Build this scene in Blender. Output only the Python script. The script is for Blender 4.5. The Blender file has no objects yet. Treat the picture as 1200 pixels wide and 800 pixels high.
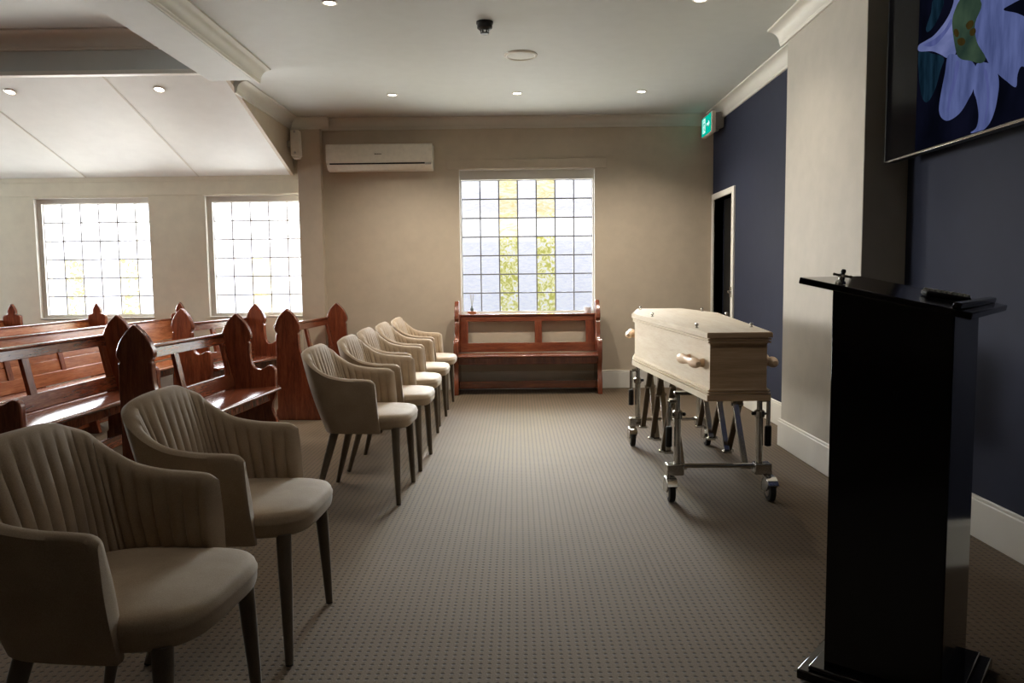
import bpy, math, random
from mathutils import Vector, Matrix, Quaternion

random.seed(7)
scene = bpy.context.scene
COL = scene.collection
PI = math.pi

# ------------------------------------------------------------------ helpers
class MB:
    """collects simple solids into one mesh"""
    def __init__(self):
        self.v = []; self.f = []; self.m = []; self.mi = 0
    def add(self, vs, fs):
        o = len(self.v)
        self.v += [tuple(p) for p in vs]
        for f in fs:
            self.f.append(tuple(i + o for i in f)); self.m.append(self.mi)
    def box(self, x0, x1, y0, y1, z0, z1):
        vs = [(x0,y0,z0),(x1,y0,z0),(x1,y1,z0),(x0,y1,z0),(x0,y0,z1),(x1,y0,z1),(x1,y1,z1),(x0,y1,z1)]
        self.add(vs, [(0,3,2,1),(4,5,6,7),(0,1,5,4),(1,2,6,5),(2,3,7,6),(3,0,4,7)])
        return self
    def obox(self, c, ax, ay, az):
        """box with centre c and half axis vectors"""
        c = Vector(c); ax = Vector(ax); ay = Vector(ay); az = Vector(az)
        vs = []
        for sz in (-1, 1):
            for sx, sy in ((-1,-1),(1,-1),(1,1),(-1,1)):
                vs.append(c + ax*sx + ay*sy + az*sz)
        self.add(vs, [(0,3,2,1),(4,5,6,7),(0,1,5,4),(1,2,6,5),(2,3,7,6),(3,0,4,7)])
        return self
    def bar(self, p0, p1, w, t, side):
        """flat bar from p0 to p1, width w across 'side x dir', thickness t along side"""
        p0 = Vector(p0); p1 = Vector(p1); d = (p1-p0); L = d.length; d.normalize()
        s = Vector(side).normalized(); u = d.cross(s).normalized()
        return self.obox((p0+p1)/2, d*L/2, u*w/2, s*t/2)
    def prism(self, poly, axis, a, b):
        """polygon extruded along axis; poly given in the two other axes"""
        def mk(p, t):
            if axis == 'x': return (t, p[0], p[1])
            if axis == 'y': return (p[0], t, p[1])
            return (p[0], p[1], t)
        n = len(poly)
        vs = [mk(p, a) for p in poly] + [mk(p, b) for p in poly]
        fs = [tuple(range(n))[::-1], tuple(range(n, 2*n))]
        for i in range(n):
            j = (i+1) % n
            fs.append((i, j, n+j, n+i))
        self.add(vs, fs)
        return self
    def loft(self, rings, cap=True, closed=True):
        n = len(rings[0]); vs = [p for r in rings for p in r]; fs = []
        for k in range(len(rings)-1):
            for i in range(n if closed else n-1):
                j = (i+1) % n
                fs.append((k*n+i, k*n+j, (k+1)*n+j, (k+1)*n+i))
        if cap:
            fs.append(tuple(range(n))[::-1]); fs.append(tuple(range((len(rings)-1)*n, len(rings)*n)))
        self.add(vs, fs)
        return self
    def tube(self, p0, p1, r0, r1=None, n=16):
        if r1 is None: r1 = r0
        return self.path([p0, p1], [r0, r1], n)
    def path(self, pts, rs, n=14):
        pts = [Vector(p) for p in pts]
        if not isinstance(rs, (list, tuple)): rs = [rs]*len(pts)
        rings = []; ref = None
        for i, p in enumerate(pts):
            d = (pts[min(i+1, len(pts)-1)] - pts[max(i-1, 0)]).normalized()
            if ref is None:
                ref = Vector((0,0,1)) if abs(d.z) < .9 else Vector((1,0,0))
            a = (ref - d*ref.dot(d)).normalized(); b = d.cross(a); ref = a
            rings.append([p + a*math.cos(2*PI*k/n)*rs[i] + b*math.sin(2*PI*k/n)*rs[i] for k in range(n)])
        return self.loft(rings)
    def lathe(self, prof, c=(0,0,0), axis=(0,0,1), n=28):
        d = Vector(axis).normalized(); ref = Vector((1,0,0)) if abs(d.x) < .9 else Vector((0,1,0))
        a = (ref - d*ref.dot(d)).normalized(); b = d.cross(a); c = Vector(c)
        rings = [[c + d*h + (a*math.cos(2*PI*k/n) + b*math.sin(2*PI*k/n))*max(r, 1e-5) for k in range(n)] for r, h in prof]
        return self.loft(rings)
    def ball(self, c, r, n=14, sc=(1,1,1)):
        c = Vector(c); rings = []
        for i in range(n+1):
            t = PI*i/n
            rings.append([c + Vector((math.sin(t)*math.cos(2*PI*k/n)*r*sc[0]+1e-6*math.cos(2*PI*k/n), math.sin(t)*math.sin(2*PI*k/n)*r*sc[1]+1e-6*math.sin(2*PI*k/n), -math.cos(t)*r*sc[2])) for k in range(n)])
        return self.loft(rings)
    def build(self, name, mat, parent=None, smooth=True, bevel=0, seg=2, angle=38, recalc=True):
        me = bpy.data.meshes.new(name)
        me.from_pydata(self.v, [], self.f)
        mats = mat if isinstance(mat, (list, tuple)) else [mat]
        for mm in mats: me.materials.append(mm)
        if len(mats) > 1:
            me.polygons.foreach_set('material_index', self.m)
        if recalc:
            import bmesh
            bm = bmesh.new(); bm.from_mesh(me)
            bmesh.ops.recalc_face_normals(bm, faces=bm.faces); bm.to_mesh(me); bm.free()
        if smooth:
            me.polygons.foreach_set('use_smooth', [True]*len(me.polygons))
            me.set_sharp_from_angle(angle=math.radians(angle))
        me.update()
        o = bpy.data.objects.new(name, me)
        COL.objects.link(o)
        if parent is not None: o.parent = parent
        if bevel:
            md = o.modifiers.new('edge', 'BEVEL'); md.width = bevel; md.segments = seg
            md.limit_method = 'ANGLE'; md.angle_limit = math.radians(35); md.harden_normals = False
        return o

def tag(o, label, cat, group=None, kind=None):
    o['label'] = label; o['category'] = cat
    if group: o['group'] = group
    if kind: o['kind'] = kind
    return o

def thing(name, label, cat, loc=(0,0,0), rz=0, group=None):
    o = bpy.data.objects.new(name, None); COL.objects.link(o)
    o.empty_display_size = .1
    o.location = loc; o.rotation_euler = (0, 0, rz)
    return tag(o, label, cat, group)

def struct(o, label, cat):
    return tag(o, label, cat, kind='structure')

def copy_tree(o, parent=None):
    c = o.copy(); COL.objects.link(c)
    if parent is not None: c.parent = parent
    for ch in list(o.children): copy_tree(ch, c)
    return c

# ------------------------------------------------------------------ materials
def new_mat(name):
    m = bpy.data.materials.new(name); m.use_nodes = True
    nt = m.node_tree; b = nt.nodes['Principled BSDF']
    return m, nt, b

def N(nt, t, **kw):
    n = nt.nodes.new(t)
    for k, v in kw.items():
        if k in ('operation', 'blend_type', 'data_type', 'noise_dimensions', 'feature', 'wave_type', 'bands_direction', 'interpolation_type', 'distance'):
            setattr(n, k, v)
        else:
            n.inputs[k].default_value = v
    return n

def coords(nt, scale=(1,1,1), kind='Object'):
    tc = nt.nodes.new('ShaderNodeTexCoord'); mp = nt.nodes.new('ShaderNodeMapping')
    mp.inputs['Scale'].default_value = scale
    nt.links.new(tc.outputs[kind], mp.inputs['Vector'])
    return mp.outputs['Vector']

def ramp(nt, fac, stops):
    r = nt.nodes.new('ShaderNodeValToRGB')
    el = r.color_ramp.elements
    while len(el) < len(stops): el.new(.5)
    for e, (p, c) in zip(el, stops):
        e.position = p; e.color = (*c, 1)
    nt.links.new(fac, r.inputs['Fac'])
    return r.outputs['Color']

def paint(name, col, rough=.6, spec=.3, var=.04, bump=.02, scale=9):
    m, nt, b = new_mat(name)
    v = coords(nt)
    n = N(nt, 'ShaderNodeTexNoise', Scale=scale, Detail=4); nt.links.new(v, n.inputs['Vector'])
    c = ramp(nt, n.outputs['Fac'], [(.3, tuple(x*(1-var) for x in col)), (.7, tuple(min(1, x*(1+var)) for x in col))])
    nt.links.new(c, b.inputs['Base Color'])
    b.inputs['Roughness'].default_value = rough; b.inputs['Specular IOR Level'].default_value = spec
    if bump:
        n2 = N(nt, 'ShaderNodeTexNoise', Scale=180, Detail=2); nt.links.new(v, n2.inputs['Vector'])
        bp = N(nt, 'ShaderNodeBump', Strength=bump, Distance=.01); nt.links.new(n2.outputs['Fac'], bp.inputs['Height'])
        nt.links.new(bp.outputs['Normal'], b.inputs['Normal'])
    return m

def wood(name, c0, c1, c2, scale, rough=.3, coat=.0, bump=.012):
    m, nt, b = new_mat(name)
    v = coords(nt, scale)
    n = N(nt, 'ShaderNodeTexNoise', Scale=3.2, Detail=7, Roughness=.62, Distortion=.5); nt.links.new(v, n.inputs['Vector'])
    n2 = N(nt, 'ShaderNodeTexNoise', Scale=16, Detail=4, Roughness=.6); nt.links.new(v, n2.inputs['Vector'])
    mx = N(nt, 'ShaderNodeMath', operation='MULTIPLY_ADD'); mx.inputs[1].default_value = .35
    nt.links.new(n2.outputs['Fac'], mx.inputs[0]); 
    sc = N(nt, 'ShaderNodeMath', operation='MULTIPLY'); sc.inputs[1].default_value = .65
    nt.links.new(n.outputs['Fac'], sc.inputs[0]); nt.links.new(sc.outputs[0], mx.inputs[2])
    c = ramp(nt, mx.outputs[0], [(.34, c0), (.5, c1), (.66, c2)])
    nt.links.new(c, b.inputs['Base Color'])
    b.inputs['Roughness'].default_value = rough
    b.inputs['Coat Weight'].default_value = coat; b.inputs['Coat Roughness'].default_value = .18
    bp = N(nt, 'ShaderNodeBump', Strength=bump, Distance=.005); nt.links.new(mx.outputs[0], bp.inputs['Height'])
    nt.links.new(bp.outputs['Normal'], b.inputs['Normal'])
    return m

def metal(name, col, rough=.2):
    m, nt, b = new_mat(name)
    v = coords(nt)
    n = N(nt, 'ShaderNodeTexNoise', Scale=30, Detail=3); nt.links.new(v, n.inputs['Vector'])
    mr = N(nt, 'ShaderNodeMapRange'); mr.inputs['To Min'].default_value = rough*.8; mr.inputs['To Max'].default_value = rough*1.3
    nt.links.new(n.outputs['Fac'], mr.inputs['Value']); nt.links.new(mr.outputs['Result'], b.inputs['Roughness'])
    b.inputs['Base Color'].default_value = (*col, 1); b.inputs['Metallic'].default_value = 1
    return m

def plain(name, col, rough=.5, spec=.5, emis=None, strength=0):
    m, nt, b = new_mat(name)
    v = coords(nt)
    n = N(nt, 'ShaderNodeTexNoise', Scale=25, Detail=2); nt.links.new(v, n.inputs['Vector'])
    c = ramp(nt, n.outputs['Fac'], [(.3, tuple(x*.95 for x in col)), (.7, tuple(min(1, x*1.04) for x in col))])
    nt.links.new(c, b.inputs['Base Color'])
    b.inputs['Roughness'].default_value = rough; b.inputs['Specular IOR Level'].default_value = spec
    if emis:
        b.inputs['Emission Color'].default_value = (*emis, 1); b.inputs['Emission Strength'].default_value = strength
    return m

def fabric(name, c0, c1, scale=420):
    m, nt, b = new_mat(name)
    v = coords(nt)
    n = N(nt, 'ShaderNodeTexNoise', Scale=scale, Detail=2); nt.links.new(v, n.inputs['Vector'])
    n2 = N(nt, 'ShaderNodeTexNoise', Scale=7, Detail=4); nt.links.new(v, n2.inputs['Vector'])
    ad = N(nt, 'ShaderNodeMath', operation='MULTIPLY_ADD'); ad.inputs[1].default_value = .5
    nt.links.new(n2.outputs['Fac'], ad.inputs[0]); 
    h = N(nt, 'ShaderNodeMath', operation='MULTIPLY'); h.inputs[1].default_value = .5
    nt.links.new(n.outputs['Fac'], h.inputs[0]); nt.links.new(h.outputs[0], ad.inputs[2])
    c = ramp(nt, ad.outputs[0], [(.35, c0), (.65, c1)])
    nt.links.new(c, b.inputs['Base Color'])
    b.inputs['Roughness'].default_value = .75; b.inputs['Specular IOR Level'].default_value = .25
    b.inputs['Sheen Weight'].default_value = .25; b.inputs['Sheen Roughness'].default_value = .4
    bp = N(nt, 'ShaderNodeBump', Strength=.12, Distance=.002); nt.links.new(n.outputs['Fac'], bp.inputs['Height'])
    nt.links.new(bp.outputs['Normal'], b.inputs['Normal'])
    return m

def carpet_mat():
    m, nt, b = new_mat('patterned_carpet')
    P = .0283
    v = coords(nt, (1/P, 1/P, 1))
    fr = N(nt, 'ShaderNodeVectorMath', operation='FRACTION'); nt.links.new(v, fr.inputs[0])
    sb = N(nt, 'ShaderNodeVectorMath', operation='SUBTRACT'); sb.inputs[1].default_value = (.5, .5, 0); nt.links.new(fr.outputs[0], sb.inputs[0])
    ml = N(nt, 'ShaderNodeVectorMath', operation='MULTIPLY'); ml.inputs[1].default_value = (1.0, 1.05, 0); nt.links.new(sb.outputs[0], ml.inputs[0])
    ln = N(nt, 'ShaderNodeVectorMath', operation='LENGTH'); nt.links.new(ml.outputs[0], ln.inputs[0])
    mr = N(nt, 'ShaderNodeMapRange', interpolation_type='SMOOTHSTEP')
    mr.inputs['From Min'].default_value = .10; mr.inputs['From Max'].default_value = .30
    mr.inputs['To Min'].default_value = 0; mr.inputs['To Max'].default_value = 1
    nt.links.new(ln.outputs['Value'], mr.inputs['Value'])
    # faint valley between the pile rows
    sx = N(nt, 'ShaderNodeSeparateXYZ'); nt.links.new(sb.outputs[0], sx.inputs[0])
    ab = N(nt, 'ShaderNodeMath', operation='ABSOLUTE'); nt.links.new(sx.outputs['X'], ab.inputs[0])
    vr = N(nt, 'ShaderNodeMapRange', interpolation_type='SMOOTHSTEP'); vr.inputs['From Min'].default_value = .0; vr.inputs['From Max'].default_value = .2
    vr.inputs['To Min'].default_value = .86; vr.inputs['To Max'].default_value = 1
    nt.links.new(ab.outputs[0], vr.inputs['Value'])
    v2 = coords(nt)
    n = N(nt, 'ShaderNodeTexNoise', Scale=260, Detail=2); nt.links.new(v2, n.inputs['Vector'])
    n2 = N(nt, 'ShaderNodeTexNoise', Scale=1.3, Detail=4); nt.links.new(v2, n2.inputs['Vector'])
    pile = ramp(nt, n.outputs['Fac'], [(.3, (.088,.060,.036)), (.7, (.144,.104,.066))])
    wear = ramp(nt, n2.outputs['Fac'], [(.3, (.90,.89,.86)), (.7, (1.06,1.06,1.06))])
    mw = N(nt, 'ShaderNodeMix', data_type='RGBA', blend_type='MULTIPLY'); mw.inputs[0].default_value = 1
    nt.links.new(pile, mw.inputs[6]); nt.links.new(wear, mw.inputs[7])
    mv = N(nt, 'ShaderNodeMix', data_type='RGBA', blend_type='MULTIPLY'); mv.inputs[0].default_value = 1
    nt.links.new(mw.outputs[2], mv.inputs[6]); nt.links.new(vr.outputs[0], mv.inputs[7])
    mx = N(nt, 'ShaderNodeMix', data_type='RGBA'); nt.links.new(mr.outputs[0], mx.inputs[0])
    mx.inputs[6].default_value = (.046, .033, .021, 1); nt.links.new(mv.outputs[2], mx.inputs[7])
    nt.links.new(mx.outputs[2], b.inputs['Base Color'])
    b.inputs['Roughness'].default_value = .85; b.inputs['Specular IOR Level'].default_value = .08
    b.inputs['Sheen Weight'].default_value = .10; b.inputs['Sheen Roughness'].default_value = .5
    hm = N(nt, 'ShaderNodeMath', operation='MULTIPLY'); nt.links.new(mr.outputs[0], hm.inputs[0]); nt.links.new(vr.outputs[0], hm.inputs[1])
    bp = N(nt, 'ShaderNodeBump', Strength=.5, Distance=.004); nt.links.new(hm.outputs[0], bp.inputs['Height'])
    nt.links.new(bp.outputs['Normal'], b.inputs['Normal'])
    return m

def glass_block(name, c0, c1, c2, scale=(22,22,22), detail=3, dist=1.5, tmul=1.0):
    """textured glass: daylight comes straight through a tinted, patterned pane"""
    m = bpy.data.materials.new(name); m.use_nodes = True
    nt = m.node_tree; nt.nodes.clear()
    out = nt.nodes.new('ShaderNodeOutputMaterial')
    v = coords(nt, scale)
    n = N(nt, 'ShaderNodeTexNoise', Scale=1, Detail=detail, Roughness=.55, Distortion=dist); nt.links.new(v, n.inputs['Vector'])
    c = ramp(nt, n.outputs['Fac'], [(.36, c0), (.5, c1), (.64, c2)])
    tr = nt.nodes.new('ShaderNodeBsdfTransparent'); nt.links.new(c, tr.inputs['Color'])
    gl = nt.nodes.new('ShaderNodeBsdfGlossy'); gl.inputs['Roughness'].default_value = .15
    bp = N(nt, 'ShaderNodeBump', Strength=.3, Distance=.01); nt.links.new(n.outputs['Fac'], bp.inputs['Height'])
    nt.links.new(bp.outputs['Normal'], gl.inputs['Normal'])
    mx = nt.nodes.new('ShaderNodeMixShader'); mx.inputs[0].default_value = .06
    nt.links.new(tr.outputs[0], mx.inputs[1]); nt.links.new(gl.outputs[0], mx.inputs[2])
    nt.links.new(mx.outputs[0], out.inputs['Surface'])
    return m

def glow(name, col, s):
    m = bpy.data.materials.new(name); m.use_nodes = True
    nt = m.node_tree; nt.nodes.clear()
    out = nt.nodes.new('ShaderNodeOutputMaterial'); e = nt.nodes.new('ShaderNodeEmission')
    e.inputs['Color'].default_value = (*col, 1); e.inputs['Strength'].default_value = s
    nt.links.new(e.outputs[0], out.inputs['Surface'])
    return m

M = {}
M['wall'] = paint('beige_wall_paint', (.53, .455, .355), .55, .25)
M['wing_wall'] = paint('lightened_wing_wall_paint', (.75, .72, .585), .55, .25)  # same paint as the back wall, lightened to stand in for wing light
M['pil'] = paint('cream_wall_paint', (.42, .39, .335), .5, .3)
M['blue'] = paint('navy_wall_paint', (.022, .026, .046), .6, .15)
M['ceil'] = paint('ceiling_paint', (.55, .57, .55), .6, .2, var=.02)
M['ceil_lit'] = paint('lightened_ceiling_paint', (.77, .79, .765), .6, .2, var=.02)  # ceiling paint again, made brighter for daylight on the slope
M['trimw'] = paint('white_trim_gloss', (.72, .70, .64), .35, .4, var=.02, bump=0)
M['cornice'] = paint('plaster_cornice', (.62, .60, .54), .5, .3, var=.02, bump=0)
M['carpet'] = carpet_mat()
M['pew_end'] = wood('mahogany_upright', (.085, .020, .009), (.17, .041, .017), (.26, .072, .028), (9, 9, 1.1), .26, .6)
M['pew_rail'] = wood('mahogany_lengthwise', (.085, .020, .009), (.165, .042, .017), (.26, .08, .031), (9, 1.0, 9), .24, 1.0)
M['board'] = wood('honey_board', (.20, .06, .022), (.34, .115, .044), (.46, .18, .075), (8, .9, 8), .25, .4)
M['pine'] = wood('pale_pine', (.68, .58, .44), (.77, .68, .535), (.83, .76, .63), (7, .8, 9), .45, .05, .02)
M['pine_end_shaded'] = wood('shaded_pine_crosswise', (.52, .35, .205), (.66, .47, .29), (.76, .58, .39), (.8, 6, 14), .45, .05, .02)  # crosswise grain, with the shade on the coffin ends browned into the colour
M['handle_wood'] = wood('turned_beech', (.62, .42, .26), (.72, .52, .34), (.78, .60, .42), (8, 1.5, 8), .5, .0)
M['fab'] = fabric('taupe_fabric', (.305, .228, .153), (.45, .352, .25))
M['fab_leg'] = fabric('dark_taupe_fabric', (.10, .078, .055), (.155, .125, .092))
M['chrome'] = metal('polished_steel', (.62, .61, .58), .16)
M['steel'] = metal('brushed_steel', (.48, .46, .42), .22)
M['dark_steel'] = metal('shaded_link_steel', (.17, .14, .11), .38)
M['rubber'] = plain('black_rubber', (.018, .017, .016), .6, .3)
M['black'] = plain('black_laminate', (.003, .0022, .0022), .10, .3)
M['black_matte'] = plain('black_plastic', (.012, .012, .013), .42, .4)
M['white_plastic'] = plain('white_plastic', (.72, .68, .58), .3, .5)
M['grey_plastic'] = plain('grey_plastic', (.42, .41, .38), .5, .3)
M['joint'] = plain('grey_mortar', (.17, .175, .19), .7, .2)
M['frame'] = paint('window_frame_paint', (.62, .60, .54), .45, .3, bump=0)
M['clear'] = glass_block('clear_glass_block', (.90,.91,.96), (.96,.965,.99), (1,1,1), (9, 9, 30))
M['amber'] = glass_block('amber_glass_block', (.97,.83,.40), (1,.92,.60), (1,.97,.82), (8, 8, 22))
M['leaf'] = glass_block('leaf_glass_block', (.62,.60,.15), (.93,.89,.42), (1,.99,.93), (17, 17, 17), 1.5, 1.6)
M['leaf_pale'] = glass_block('pale_leaf_glass_block', (.70,.60,.24), (.93,.90,.66), (1,1,.97), (15, 15, 15), 1.5, 1.6)
M['joint_glare'] = plain('glare_lightened_mortar', (.55,.55,.56), .7, .2)  # mortar paled to imitate window glare washing out the joints
_nt = M['joint_glare'].node_tree; _tl = _nt.nodes.new('ShaderNodeBsdfTranslucent'); _tl.inputs['Color'].default_value = (.8, .8, .82, 1)
_mx = _nt.nodes.new('ShaderNodeMixShader'); _mx.inputs[0].default_value = .08
_nt.links.new(_nt.nodes['Principled BSDF'].outputs[0], _mx.inputs[1]); _nt.links.new(_tl.outputs[0], _mx.inputs[2])
_nt.links.new(_mx.outputs[0], _nt.nodes['Material Output'].inputs['Surface'])
M['glow_lamp'] = glow('lamp_glow', (1, .93, .82), 9)
M['door'] = plain('dark_door_leaf', (.018, .017, .015), .4, .4)
M['screen'] = plain('dark_screen_glass', (.004, .004, .005), .12, .04)
M['gap'] = plain('dark_slot', (.012, .011, .010), .6, .2)
M['exit_green'] = glow('exit_green_panel', (.0, .42, .30), 1.15)
M['exit_white'] = glow('exit_white_mark', (.62, .95, .86), 1.1)

# ------------------------------------------------------------------ camera (solved from the room's own lines)
F_PX = 890.0
p, yw, r = 8.36332096e-02, -7.55804388e-03, -1.15270642e-02
def mm(a): return Matrix(a)
cp, sp, cy, sy, cr, sr = math.cos(p), math.sin(p), math.cos(yw), math.sin(yw), math.cos(r), math.sin(r)
A = mm(((cy,-sy,0),(sy,cy,0),(0,0,1))); B = mm(((1,0,0),(0,0,-1),(0,1,0)))
Pm = mm(((1,0,0),(0,cp,-sp),(0,sp,cp))); Q = mm(((cr,-sr,0),(sr,cr,0),(0,0,1)))
Mx = Q @ Pm @ B @ A
cam_d = bpy.data.cameras.new('camera'); cam = bpy.data.objects.new('camera', cam_d); COL.objects.link(cam)
rot = mm((Mx[0], -Mx[1], -Mx[2])).transposed()
cam.matrix_world = Matrix.Translation((0, 0, 1.2)) @ rot.to_4x4()
cam_d.sensor_fit = 'HORIZONTAL'; cam_d.sensor_width = 36; cam_d.lens = F_PX/1200*36
cam_d.clip_start = .05; cam_d.clip_end = 100
scene.camera = cam

# ------------------------------------------------------------------ room shell
YB, XR, ZC = 8.163, 2.085, 2.88
b = MB().box(-8.2, 3.2, -3.7, 9.0, -.15, 0)
struct(b.build('floor', M['carpet'], smooth=False), 'taupe patterned carpet floor with rows of small dark dots', 'floor')

# back wall with three window openings
W = [(-.605, .835, .79, 2.345), (-5.152, -3.918, .81, 2.10), (-3.32, -2.08, .81, 2.11)]
b = MB(); T = .27
b.mi = 0
b.box(-2.05, W[0][0], YB, YB+T, 0, 3.4); b.box(W[0][1], 2.6, YB, YB+T, 0, 3.4)
b.box(W[0][0], W[0][1], YB, YB+T, 0, W[0][2]); b.box(W[0][0], W[0][1], YB, YB+T, W[0][3], 3.4)
b.mi = 1
b.box(-8.2, W[1][0], YB, YB+T, 0, 3.4); b.box(W[1][1], W[2][0], YB, YB+T, 0, 3.4); b.box(W[2][1], -2.05, YB, YB+T, 0, 3.4)
for w in W[1:]:
    b.box(w[0], w[1], YB, YB+T, 0, w[2]); b.box(w[0], w[1], YB, YB+T, w[3], 3.4)
struct(b.build('wall_back', [M['wall'], M['wing_wall']], smooth=False), 'beige back wall holding the three glass block windows', 'wall')

b = MB().box(-2.29, -2.045, 8.068, YB+.01, 0, ZC)
struct(b.build('wall_pier', M['wall'], smooth=False, bevel=.006), 'beige pier between the side wing and the air conditioner', 'wall')

DY0, DY1, DZ = 7.40, 8.10, 1.99
b = MB(); b.box(XR, XR+.25, -3.7, DY0, 0, 3.4); b.box(XR, XR+.25, DY1, 8.43, 0, 3.4); b.box(XR, XR+.25, DY0, DY1, DZ, 3.4)
struct(b.build('wall_right', M['blue'], smooth=False), 'navy blue side wall behind coffin, lectern and television', 'wall')

b = MB().box(1.85, XR+.01, 4.115, 5.305, 0, ZC+.02)
struct(b.build('wall_pilaster', M['pil'], smooth=False, bevel=.004), 'wide cream pilaster standing out from the navy wall', 'wall')

b = MB().box(-8.3, -8.0, -3.7, 6.45, 0, 3.4); b.box(-8.3, -8.0, 7.88, 8.43, 0, 3.4); b.box(-8.3, -8.0, 6.45, 7.88, 0, .80); b.box(-8.3, -8.0, 6.45, 7.88, 2.32, 3.4)
struct(b.build('wall_left', M['blue'], smooth=False), 'navy wall closing the side wing, out of view', 'wall')  # unseen wall, coloured dark to cut bounced light
b = MB().box(-8.2, 2.4, -3.8, -3.5, 0, 3.4)
struct(b.build('wall_front', M['wall'], smooth=False), 'beige wall opposite the window wall', 'wall')

# ceilings
b = MB(); b.box(-2.1, 2.4, -3.7, 8.3, ZC, ZC+.2); b.box(-2.42, -2.1, 6.2, 8.3, ZC, ZC+.2)
struct(b.build('ceiling', M['ceil'], smooth=False), 'flat white ceiling of the main room with downlights', 'ceiling')
b = MB().box(-8.2, -2.3, -3.7, 6.32, 3.2, 3.4)
struct(b.build('ceiling_wing', M['ceil'], smooth=False), 'flat raised ceiling over the side wing', 'ceiling')
SL = .312
def rk(y): return 2.305 + SL*(YB - y)
b = MB().prism([(6.30, rk(6.30)), (8.30, rk(8.30)), (8.30, rk(8.30)+.12), (6.30, rk(6.30)+.12)], 'x', -8.2, -2.368)
struct(b.build('ceiling_raked', M['ceil_lit'], smooth=False), 'white ceiling sloping down to the side wing windows', 'ceiling')
# cover strips over the sheet joints of the raked ceiling
for k, x in enumerate((-3.362, -4.56, -5.76)):
    b = MB().prism([(6.31, rk(6.31)-.004), (8.15, rk(8.15)-.004), (8.15, rk(8.15)+.002), (6.31, rk(6.31)+.002)], 'x', x-.007, x+.007)
    struct(b.build('trim_%d' % (20+k), M['cornice'], smooth=False), 'narrow cover strip down the sloping ceiling, number %s from the beam' % ('one', 'two', 'three')[k], 'trim')

b = MB().box(-8.2, -2.38, 6.28, 6.40, 2.905, 3.3)
struct(b.build('bulkhead_beam', M['ceil'], smooth=False), 'cross beam above the top of the sloping ceiling', 'beam')
b = MB().box(-8.2, -2.39, 6.262, 6.33, 2.872, 2.906)
struct(b.build('trim_1', M['trimw'], smooth=False, bevel=.003), 'thin white strip for the daylit underside of the cross beam', 'trim')  # white strip painting the window light on the beam's underside
b = MB().box(-2.392, -2.05, -3.7, 6.09, 2.765, 3.3)
struct(b.build('ceiling_beam', M['ceil'], smooth=False), 'long beam between the main room and the side wing', 'beam')
# gusset wall between flat ceiling and sloping ceiling
g = [(6.30, rk(6.30)-.005), (8.17, rk(8.17)-.005), (8.17, 3.0), (6.30, 3.0)]
b = MB().prism(g, 'x', -2.385, -2.352)
struct(b.build('wall_gusset', M['wall'], smooth=False), 'triangular wall piece above the sloping ceiling edge', 'wall')

# cornices: cove profile, d = distance from the wall
def cove(n=8):
    pr = [(0, 2.768), (.014, 2.768), (.017, 2.782)]
    for i in range(n+1):
        t = PI/2*i/n
        pr.append((.022 + .075*(1-math.cos(t)), 2.787 + .078*math.sin(t)))
    pr += [(.106, 2.868), (.106, ZC), (0, ZC)]
    return pr
CV = cove()
def cornice(name, wall, sgn, a, bb, axis, label):
    m_ = MB()
    poly = [(wall + sgn*d, z) for d, z in CV]
    m_.prism(poly, axis, a, bb)
    return struct(m_.build(name, M['cornice'], angle=25), label, 'cornice')
cornice('trim_2', YB, -1, -2.05, XR, 'x', 'plaster cornice along the window wall')
cornice('trim_3', XR, -1, 5.30, YB-.02, 'y', 'plaster cornice between the pilaster and the back corner')
cornice('trim_4', 1.85, -1, 4.01, 5.41, 'y', 'plaster cornice across the pilaster')
cornice('trim_5', XR, -1, -3.5, 4.115, 'y', 'plaster cornice above the television wall')
cornice('trim_6', -2.05, 1, -3.5, 6.20, 'y', 'plaster cornice along the long ceiling beam')
cornice('trim_7', -2.352, 1, 6.50, YB-.02, 'y', 'plaster cornice over the triangular wall piece')
cornice('trim_8', 8.068, -1, -2.352, -1.94, 'x', 'plaster cornice around the pier')
b = MB(); b.prism([(6.28 - d*1.3, z*1.2 - .255) for d, z in CV], 'x', -8.2, -2.392)
struct(b.build('trim_9', M['cornice'], angle=25), 'plaster cornice on the cross beam', 'cornice')

# skirting boards
def skirt(name, x0, x1, y0, y1, label):
    m_ = MB().box(x0, x1, y0, y1, 0, .175)
    cx0, cx1, cy0, cy1 = x0, x1, y0, y1
    m_.box(cx0+.004, cx1-.004, cy0+.004, cy1-.004, .175, .192)
    struct(m_.build(name, M['trimw'], bevel=.004), label, 'skirting')
skirt('baseboard_back', -2.045, XR-.018, YB-.018, YB+.004, 'white skirting along the window wall')
skirt('baseboard_right', XR-.018, XR+.004, 5.32, DY0-.09, 'white skirting between pilaster and door')
skirt('baseboard_pilaster', 1.832, 1.854, 4.097, 5.323, 'tall white skirting across the pilaster')
skirt('baseboard_near', XR-.018, XR+.004, -3.5, 4.1, 'white skirting behind the lectern')
skirt('baseboard_wing', -8.0, -2.3, YB-.018, YB+.004, 'white skirting under the wing windows')
b = MB().box(-.727, .957, YB-.022, YB+.01, 2.348, 2.45)
struct(b.build('trim_10', M['wall'], smooth=False, bevel=.004), 'flat beige lintel above the main window', 'lintel')
b = MB().box(-8.0, -2.29, YB-.014, YB+.01, 2.118, 2.262); b.box(-8.0, -2.29, YB-.02, YB+.01, 2.262, 2.33)
struct(b.build('trim_11', M['wing_wall'], smooth=False, bevel=.003), 'plain band running above the wing windows', 'lintel')

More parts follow.
